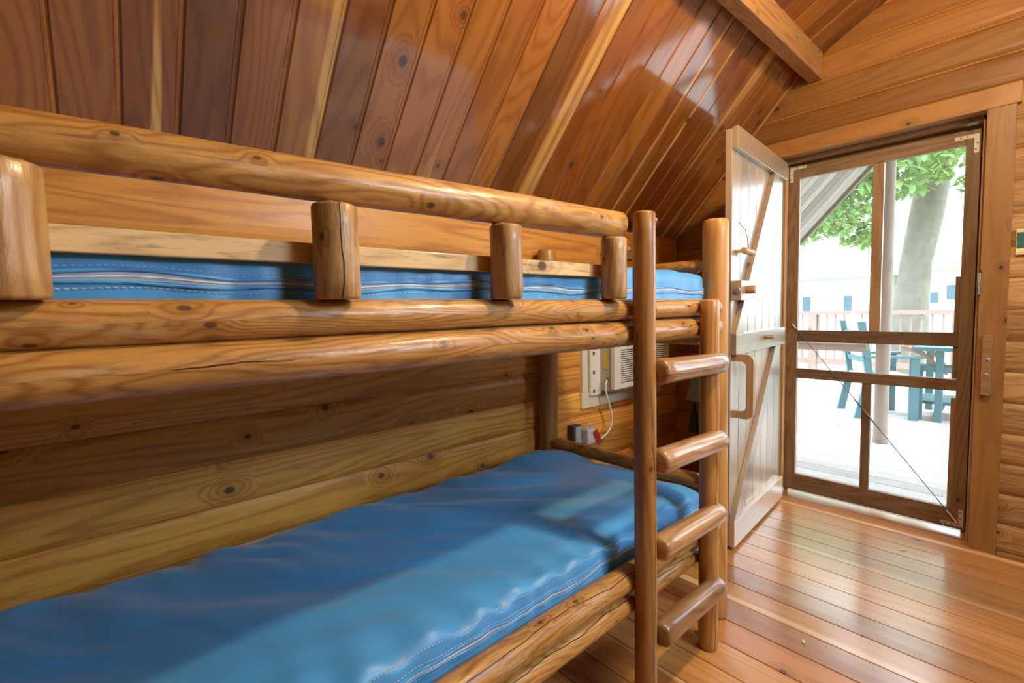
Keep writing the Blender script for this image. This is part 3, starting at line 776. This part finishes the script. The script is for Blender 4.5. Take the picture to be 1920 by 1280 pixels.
mattress('bunk_mattress', 'blue vinyl mattress on the upper bunk behind the log balusters', -1.640, -.8385, -.262, 1.700, 1.152, 1.322, 8.1, 1.252, .8, sag=.020)

# ------------------------------------------------------------ air conditioner in its window
random.seed(61)
wn = tag(empty('window_1', (XW, 2.56, .61)), kind='structure')
mb = MB()
mb.box((XW-.01, 2.075, .715), (XW+.020, 2.122, 1.25)); mb.box((XW-.01, 2.86, .715), (XW+.020, 2.905, 1.25)); mb.box((XW-.01, 2.075, 1.25), (XW+.020, 2.905, 1.30))
mb.build('window_casing', 'cream', wn, bevel=.004)
MB().box((XW-.01, 2.070, .620), (XW+.018, 2.91, .715)).build('window_apron', 'cream', wn, bevel=.003)
MB().box((XW-.01, 2.122, .69), (XW+.004, 2.86, 1.25)).build('window_pane', 'greyp', wn); adopt(wn)
ac = thing('air_conditioner', 'cream window air conditioner with slotted grille mounted under the slope', 'air conditioner', (XW, 2.6, .68))
mb = MB(); mb.box((XW+.004, 2.130, .690), (XW+.035, 2.225, 1.20)); o = mb.build('side_curtain', 'white', ac, bevel=.003)
for z in (.72, .83, .94, 1.05): MB().box((XW+.034, 2.150, z-.012), (XW+.038, 2.164, z+.008)).build('curtain_clip', 'darkgrey', o)
MB().box((XW+.004, 2.216, .712), (XW+.120, 2.775, 1.20)).build('cabinet', 'greyp', ac, bevel=.006)
# front grille: frame with real louvres
fx0, fx1 = XW+.120, XW+.148
Y0_, Y1_, Z0_, Z1_ = 2.205, 2.790, .730, 1.205
mb = MB()
mb.box((fx0, Y0_, Z0_), (fx1, Y0_+.062, Z1_)); mb.box((fx0, Y1_-.018, Z0_), (fx1, Y1_, Z1_)); mb.box((fx0, Y0_+.062, Z0_), (fx1, Y1_-.018, Z0_+.030)); mb.box((fx0, Y0_+.062, .955), (fx1, Y1_-.018, Z1_))
gr = mb.build('front_grille', 'white', ac, bevel=.003)
mb = MB(); z = Z0_+.038
while z < .950: mb.box((fx0+.002, Y0_+.062, z), (fx1-.004, Y1_-.018, z+.0062)); z += .0125
mb.build('louvres', 'white', gr)
MB().box((fx0-.001, Y0_+.05, Z0_+.025), (fx0+.003, Y1_-.015, .96)).build('grille_recess', 'darkgrey', gr)
MB().box((-1.706, 2.2135, .845), (-1.674, 2.2165, .945)).build('yellow_sticker', 'yellow', ac)
MB().box((-1.684, 2.2125, .776), (-1.672, 2.2165, .792)).build('cord_port', 'black', ac)
cd_pts = []
for t in range(25):
    q = t/24; P0, P1, P2, P3 = Vector((-1.678, 2.212, .784)), Vector((-1.68, 2.13, .70)), Vector((XW+.08, 2.42, .50)), Vector((XW+.07, 2.155, .435))
    cd_pts.append((1-q)**3*P0+3*q*(1-q)**2*P1+3*q*q*(1-q)*P2+q**3*P3)
cord = MB().tube(cd_pts, .0055, 10).build('power_cord', 'white', ac, smooth=60)
MB().box((XW+.045, 2.105, .425), (XW+.085, 2.150, .470)).build('cord_plug', 'white', cord, bevel=.008)
adopt(ac)
ob = thing('outlet_box', 'grey wall outlet box beside the bed post under the window', 'outlet box', (XW, 2.0, .43))
MB().box((XW+.004, 1.955, .43), (XW+.050, 2.030, .545)).build('box', 'darkgrey', ob, bevel=.003)
MB().box((XW+.050, 1.965, .435), (XW+.060, 2.025, .540)).build('cover', 'greyp', ob, bevel=.003); adopt(ob)
gf = thing('plug_adapter', 'white plug-in shutoff adapter with red tag at the outlet', 'plug adapter', (XW+.06, 2.04, .42))
MB().box((XW+.058, 2.010, .440), (XW+.110, 2.085, .530)).build('adapter_body', 'white', gf, bevel=.012)
lp_ = [Vector((XW+.085, 2.048+.020*cos(a_), .528+.030*sin(a_))) for a_ in [pi*k/12 for k in range(13)]]
MB().tube(lp_, .004, 8).build('cord_loop', 'white', gf, smooth=60)
mb = MB(Matrix.Translation((XW+.114, 2.085, .475)) @ Matrix.Rotation(radians(28), 4, 'X')); mb.box((-.004, -.018, -.045), (.006, .018, .045)); mb.build('red_tag', 'red', gf, bevel=.004); adopt(gf)

# pegs on the knee wall, dustpan in the corner, sign by the door
random.seed(71)
pgr = thing('coat_peg_rack', 'small wooden rack with two coat pegs beneath the sloped ceiling', 'peg rack', (XW, 2.6, 1.50))
T(.5, .4).box((XW+.004, 2.36, 1.500), (XW+.020, 2.86, 1.545)).build('peg_board', 'dowel', pgr, bevel=.002)
for y in (2.42, 2.62): T(.9, .9).log((XW+.018, y, 1.522), (XW+.105, y, 1.552), .012, .013, seg=16, n=3, wob=.02, cham=.003).build('coat_peg', 'dowel', pgr, smooth=40)
adopt(pgr)
dp = thing('dustpan', 'pale blue tapered dustpan hanging low on far wall behind the bunk post', 'dustpan', (-1.55, YF-.02, .50))
R = Matrix.Translation((-1.675, YF-.006, .535)) @ Matrix(((1, 0, 0, 0), (0, 0, -1, 0), (0, 1, 0, 0), (0, 0, 0, 1)))
mb = MB(); mb.prism([(0, 0), (.22, 0), (.165, .20), (.055, .20)], .002, .035, R); mb.build('pan', 'paleblue', dp, bevel=.006)
mb = MB(); mb.prism([(.095, .20), (.125, .20), (.125, .30), (.095, .30)], .008, .026, R); mb.build('pan_handle', 'paleblue', dp, bevel=.004); adopt(dp)
br = thing('hand_brush', 'dark teal hand brush hanging below the pale blue dustpan', 'brush', (-1.6, YF-.02, .30))
mb = MB(); mb.prism([(.02, -.22), (.09, -.22), (.075, -.09), (.05, -.06), (.035, -.09)], .002, .03, R); mb.build('bristles', 'darkteal', br, bevel=.004)
mb = MB(); mb.prism([(.045, -.065), (.06, -.065), (.06, -.02), (.045, -.02)], .006, .022, R); mb.build('brush_handle', 'darkteal', br, bevel=.003); adopt(br)
sg = thing('wall_plaque', 'weathered green painted plaque with pale edges right of the casing', 'plaque', (-.03, YF-.02, 1.40))
T(.9, .8).box((-.104, YF-.022, 1.398), (.045, YF+.002, 1.512)).build('plaque_board', 'slat', sg, bevel=.003)
MB().box((-.100, YF-.026, 1.428), (.041, YF-.021, 1.497)).build('painted_panel', 'green', sg, bevel=.001); adopt(sg)

# small scraps on the floor near the door
for i_, (x, y, ang) in enumerate(((-.42, 2.86, .4), (-.53, 1.82, 1.9))):
    mb = MB(Matrix.Translation((x, y, .001)) @ Matrix.Rotation(ang, 4, 'Z'))
    mb.prism([(-.012, 0), (-.004, -.004), (.010, -.002), (.014, .001), (.002, .005), (-.008, .004)], 0, .0025)
    tag(mb.build('leaf_scrap', 'lint'), ('curled pale leaf scrap on the floor in front of the screen door', 'pale wood sliver on the floor beside the log bed post')[i_], 'debris')

# ceiling lamp that lights the room (just out of the frame)
cl = thing('ceiling_lamp', 'round ceiling lamp hanging from the ridge near the door', 'lamp', (.02, 1.42, 3.0))
MB().log((.02, 1.42, ZR-.06), (.02, 1.42, ZR-.012), .07, seg=28, n=1, wob=0, cham=.004).build('canopy', 'steel', cl, smooth=40)
MB().log((.02, 1.42, 2.60), (.02, 1.42, ZR-.06), .008, seg=10, n=2, wob=0, cham=.001).build('stem', 'steel', cl, smooth=40)
MB().log((.02, 1.42, 2.55), (.02, 1.42, 2.61), .025, seg=18, n=2, wob=0, cham=.003).build('socket', 'cream', cl, smooth=40); adopt(cl)

# ------------------------------------------------------------ outside
random.seed(81)
# porch deck
mb = MB(); y = YF+.20
while y < 9.6:
    mb.tint(); mb.box((-7.5, y+.003, -.06), (4.0, y+.138, -.022), 0); y += .141
struct(mb.build('floor_porch', 'deck'))
struct(MB().box((-60, 9.7, -.75), (60, 110, -.60)).build('ground', 'lawn'))
struct(MB().box((-60, -8, -.75), (60, 9.7, -.60)).build('ground.001', 'lawn'))
# porch roof carries the room's steep slope on outside
ceiling('ceiling_porch', XW-.75, ZK-.75*S1, XK, ZKK, YF+.16, 5.25, 'soffit', 91)
ceiling('ceiling_porch.001', XK, ZKK, 0, ZR, YF+.16, 5.25, 'soffit', 92)
ceiling('ceiling_porch.002', -XK, ZKK, 0, ZR, YF+.16, 5.25, 'soffit', 93)
A = Vector((XW-.75, 5.25, ZK-.75*S1)); B = Vector((XK, 5.25, ZKK)); D = (B-A).normalized(); N = Vector((D.z, 0, -D.x))
R = Matrix.Translation(A) @ Matrix(((D.x, N.x, 0, 0), (0, 0, 1, 0), (D.z, N.z, 0, 0), (0, 0, 0, 1)))
struct(MB().prism([(0, .0), ((B-A).length, .0), ((B-A).length, .10), (0, .10)], -.0, .035, R @ Matrix.Translation((0, -.07, 0))).build('trim_fascia', 'fascia'))
pc = T(.5, .5).log((-.922, 5.07, -.022), (-.922, 5.07, 2.60), .052, .050, seg=24, wob=.03).build('porch_column', 'porchlog', smooth=45)
tag(pc, 'round pale log column holding up the porch roof outside the door', 'column')
hr = T(.5, .5).log((-3.6, 5.07, .800), (-1.035, 5.07, .802), .040, .038, seg=24, wob=.03, cham=.012).build('porch_handrail', 'rail', smooth=45)
tag(hr, 'thick horizontal log rail with rounded end left of the porch column', 'rail')
# deck railing far across the deck
rl = thing('deck_railing', 'long wooden balustrade along the far edge of the deck', 'railing', (-1.5, 9.5, 0))
T(.4, .5).box((-6.0, 9.44, 1.000), (3.0, 9.56, 1.060), 0).build('top_rail', 'rail', rl)
T(.4, .5).box((-6.0, 9.47, .145), (3.0, 9.53, .235), 0).build('bottom_rail', 'rail', rl)
x = -5.9; n_ = 0
while x < 3 and n_ < 95:
    T(.4, .5).box((x, 9.485, .235), (x+.018, 9.515, 1.0), 2).build('baluster', 'rail', rl); x += .125; n_ += 1
for x in (-5.0, -2.72, -.86, 1.2): T(.4, .5).box((x-.06, 9.44, -.022), (x+.06, 9.56, 1.0), 2).build('railing_post', 'rail', rl)
adopt(rl)

def chair_out(loc, ang, label):
    """tall patio chair: teal side frames, pale slatted arched back; local x = facing, y = width"""
    root = thing('patio_chair', label, 'chair', loc)
    mx = Matrix.Translation(loc) @ Matrix.Rotation(ang, 4, 'Z')
    w = .255
    for sy in (-1, 1):
        for nm, pts in (('back_leg', ((-.28, 0), (-.20, 0), (-.115, .46), (-.20, 1.02), (-.27, 1.02), (-.185, .46))), ('front_leg', ((.20, 0), (.28, 0), (.28, .64), (.20, .64)))):
            R = mx @ Matrix(((1, 0, 0, 0), (0, 0, 1, sy*w-.018), (0, 1, 0, 0), (0, 0, 0, 1)))
            MB().prism(list(pts), 0, .036, R).build(nm, 'teal', root, bevel=.004)
        q = MB(mx); q.box((-.20, sy*w-.04, .64), (.31, sy*w+.04, .665)); q.build('armrest', 'teal', root, bevel=.004)
        q = MB(mx); q.box((-.16, sy*w-.016, .37), (.22, sy*w+.016, .43)); q.build('side_apron', 'teal', root, bevel=.003)
    q = MB(mx)
    for k in range(5): q.box((-.17+k*.088, -w, .43), (-.17+k*.088+.078, w, .452))
    q.build('seat', 'paleslat', root, bevel=.003)
    q = MB(mx)
    for k in range(5):
        y = -.205+k*.0825; top = 1.12-.13*((y+.04)/.22)**2
        R = mx @ Matrix.Translation((-.135, 0, .46)) @ Matrix.Rotation(radians(-8), 4, 'Y')
        q.mx = R; q.box((-.012, y, 0), (.010, y+.078, top-.46), 2)
    q.build('backrest', 'paleslat', root, bevel=.004)
    for z in (.62, .90):
        q = MB(mx @ Matrix.Translation((-.135, 0, .46)) @ Matrix.Rotation(radians(-8), 4, 'Y')); q.box((-.034, -.25, z-.46-.025), (-.012, .25, z-.46+.025)); q.build('back_crossbar', 'teal', root)
    adopt(root); return root
chair_out((-1.21, 6.34, -.022), radians(31), 'teal patio chair with arched pale back left of the porch column')
chair_out((-.28, 7.55, -.022), radians(215), 'teal patio chair on the right side of the outdoor table')
tb = thing('patio_table', 'teal patio table with curved tan brackets right of the porch column', 'table', (-.55, 6.62, -.022))
T().box((-.90, 6.25, .700), (.05, 7.15, .735)).build('tabletop', 'teal', tb, bevel=.004)
for x in (-.85, -.20):
    for y in (6.36, 7.03):
        MB().box((x-.03, y-.03, -.022), (x+.03, y+.03, .48 if x < -.5 and y < 6.5 else .70)).build('leg', 'teal', tb, bevel=.003)
MB().box((-.72, 6.29, -.022), (-.66, 6.34, .70)).build('leg', 'teal', tb, bevel=.003)
MB().box((-.88, 6.30, .485), (-.55, 6.52, .545)).build('bench_seat', 'teal', tb, bevel=.004)
MB().box((-.88, 6.4, .14), (.0, 6.95, .17)).build('stretcher_shelf', 'teal', tb, bevel=.004)
for y in (6.33, 6.80):
    po = arc(-.99, .42, .27, 0, 88, 10); pi_ = arc(-1.02, .40, .34, 88, 0, 10)
    R = Matrix(((1, 0, 0, 0), (0, 0, 1, y), (0, 1, 0, 0), (0, 0, 0, 1)))
    MB().prism(po+pi_, 0, .05, R).build('curved_bracket', 'tan', tb)
    R2 = Matrix(((1, 0, 0, 0), (0, 0, 1, y), (0, -1, 0, .55), (0, 0, 0, 1)))
    MB().prism(po+pi_, 0, .05, R2).build('curved_bracket', 'tan', tb)
adopt(tb)

# big leaning tree and others
def tree(name, label, pts, radii, crown, nleaf, seed, group=None, leaf=.11):
    random.seed(seed)
    root = thing(name, label, 'tree', pts[0])
    mb = MB(); seg = 20; rings = []
    for p, r in zip(pts, radii):
        rings.append([mb.V((p[0]+r*(1+.12*noise.noise(Vector((cos(a)*2, sin(a)*2, p[2]*.8))))*cos(a), p[1]+r*(1+.12*noise.noise(Vector((cos(a)*2, sin(a)*2, p[2]*.8+9))))*sin(a), p[2])) for a in [2*pi*k/seg for k in range(seg)]])
    for i in range(len(rings)-1):
        for k in range(seg):
            j = (k+1) % seg; mb.F([rings[i][k], rings[i][j], rings[i+1][j], rings[i+1][k]], [(0, 0)]*4)
    mb.build('trunk', 'bark', root, smooth=60)
    mb = MB()
    for cx, cy, cz, rx, rz, share in crown:
        for _ in range(int(nleaf*share)):
            while True:
                q = Vector((random.uniform(-1, 1), random.uniform(-1, 1), random.uniform(-1, 1)))
                if q.length < 1: break
            n3 = noise.noise(q*2.3+Vector((cx, cy, cz)))
            if n3 < -.12: continue
            P = Vector((cx+q.x*rx, cy+q.y*rx*.8, cz+q.z*rz))
            R = Matrix.Translation(P) @ Matrix.Rotation(random.uniform(0, 6.28), 4, 'Z') @ Matrix.Rotation(random.gauss(0, .7), 4, 'X')
            s_ = leaf*random.uniform(.7, 1.3); mb.tint()
            ids = [mb.V(R @ Vector(p)) for p in ((0, -s_, 0), (s_*.45, -s_*.35, s_*.08), (s_*.38, s_*.4, s_*.05), (0, s_, -s_*.12), (-s_*.38, s_*.4, s_*.05), (-s_*.45, -s_*.35, s_*.08))]
            mb.F(ids, [(0, 0)]*6)
    mb.build('foliage', 'leaves', root)
    adopt(root); return root
tree('shade_tree', 'large leaning pale-barked tree shading the yard beyond the deck railing', [(-2.02, 12, -.62), (-1.80, 12, .5), (-1.77, 12, 1.2), (-1.72, 12, 1.9), (-1.60, 12, 2.8), (-1.50, 12, 3.6), (-1.2, 12, 5.0), (-.8, 12, 6.5)], [.42, .30, .27, .26, .25, .25, .22, .18],
     [(-3.1, 10.2, 3.1, 1.1, .75, .24), (-1.9, 10.4, 3.5, 1.0, .55, .20), (-.2, 11.0, 3.2, .9, .65, .16), (-1.1, 10.8, 4.2, 1.2, .6, .2), (-2.2, 10.2, 2.5, .35, .4, .05), (-3.6, 11, 4.0, 1.5, .9, .25), (-.3, 11.6, 2.0, .7, .35, .04)], 9000, 5, leaf=.10)
tree('yard_tree', 'bushy green tree at the left of the yard beyond the leaning tree', [(-9, 20, -.62), (-9, 20, 1.5), (-8.8, 20, 4)], [.3, .25, .2],
     [(-7.5, 19, 5.2, 3.2, 2.2, .6), (-5.0, 20, 6.5, 2.4, 1.6, .3), (-8.0, 18, 2.8, 1.8, 1.0, .12)], 5000, 6, leaf=.24)
# far cabins
def cabin(x0, x1, y, z1, wins, label):
    r = thing('cabin', label, 'building', ((x0+x1)/2, y, -.6))
    MB().box((x0, y, -.6), (x1, y+5, z1)).build('walls', 'houseW', r)
    R = Matrix(((1, 0, 0, 0), (0, 0, 1, y-.4), (0, 1, 0, 0), (0, 0, 0, 1)))
    MB().prism([(x0-.4, z1), (x1+.4, z1), ((x0+x1)/2, z1+1.2)], 0, 5.8, R).build('roof', 'roofd', r)
    for a, b, c, d in wins: MB().box((a, y-.03, c), (b, y+.02, d)).build('window', 'houseB', r)
    adopt(r)
cabin(-8.6, -4.3, 25, 2.3, ((-5.98, -5.70, .80, 1.50), (-7.6, -7.3, .8, 1.5)), 'pale cabin with narrow window far behind the left chair')
cabin(-3.5, .5, 25, 2.4, ((-2.61, -1.9, 1.25, 1.80), (-3.09, -2.86, 1.12, 1.54)), 'pale cabin with blue windows far behind the leaning tree')
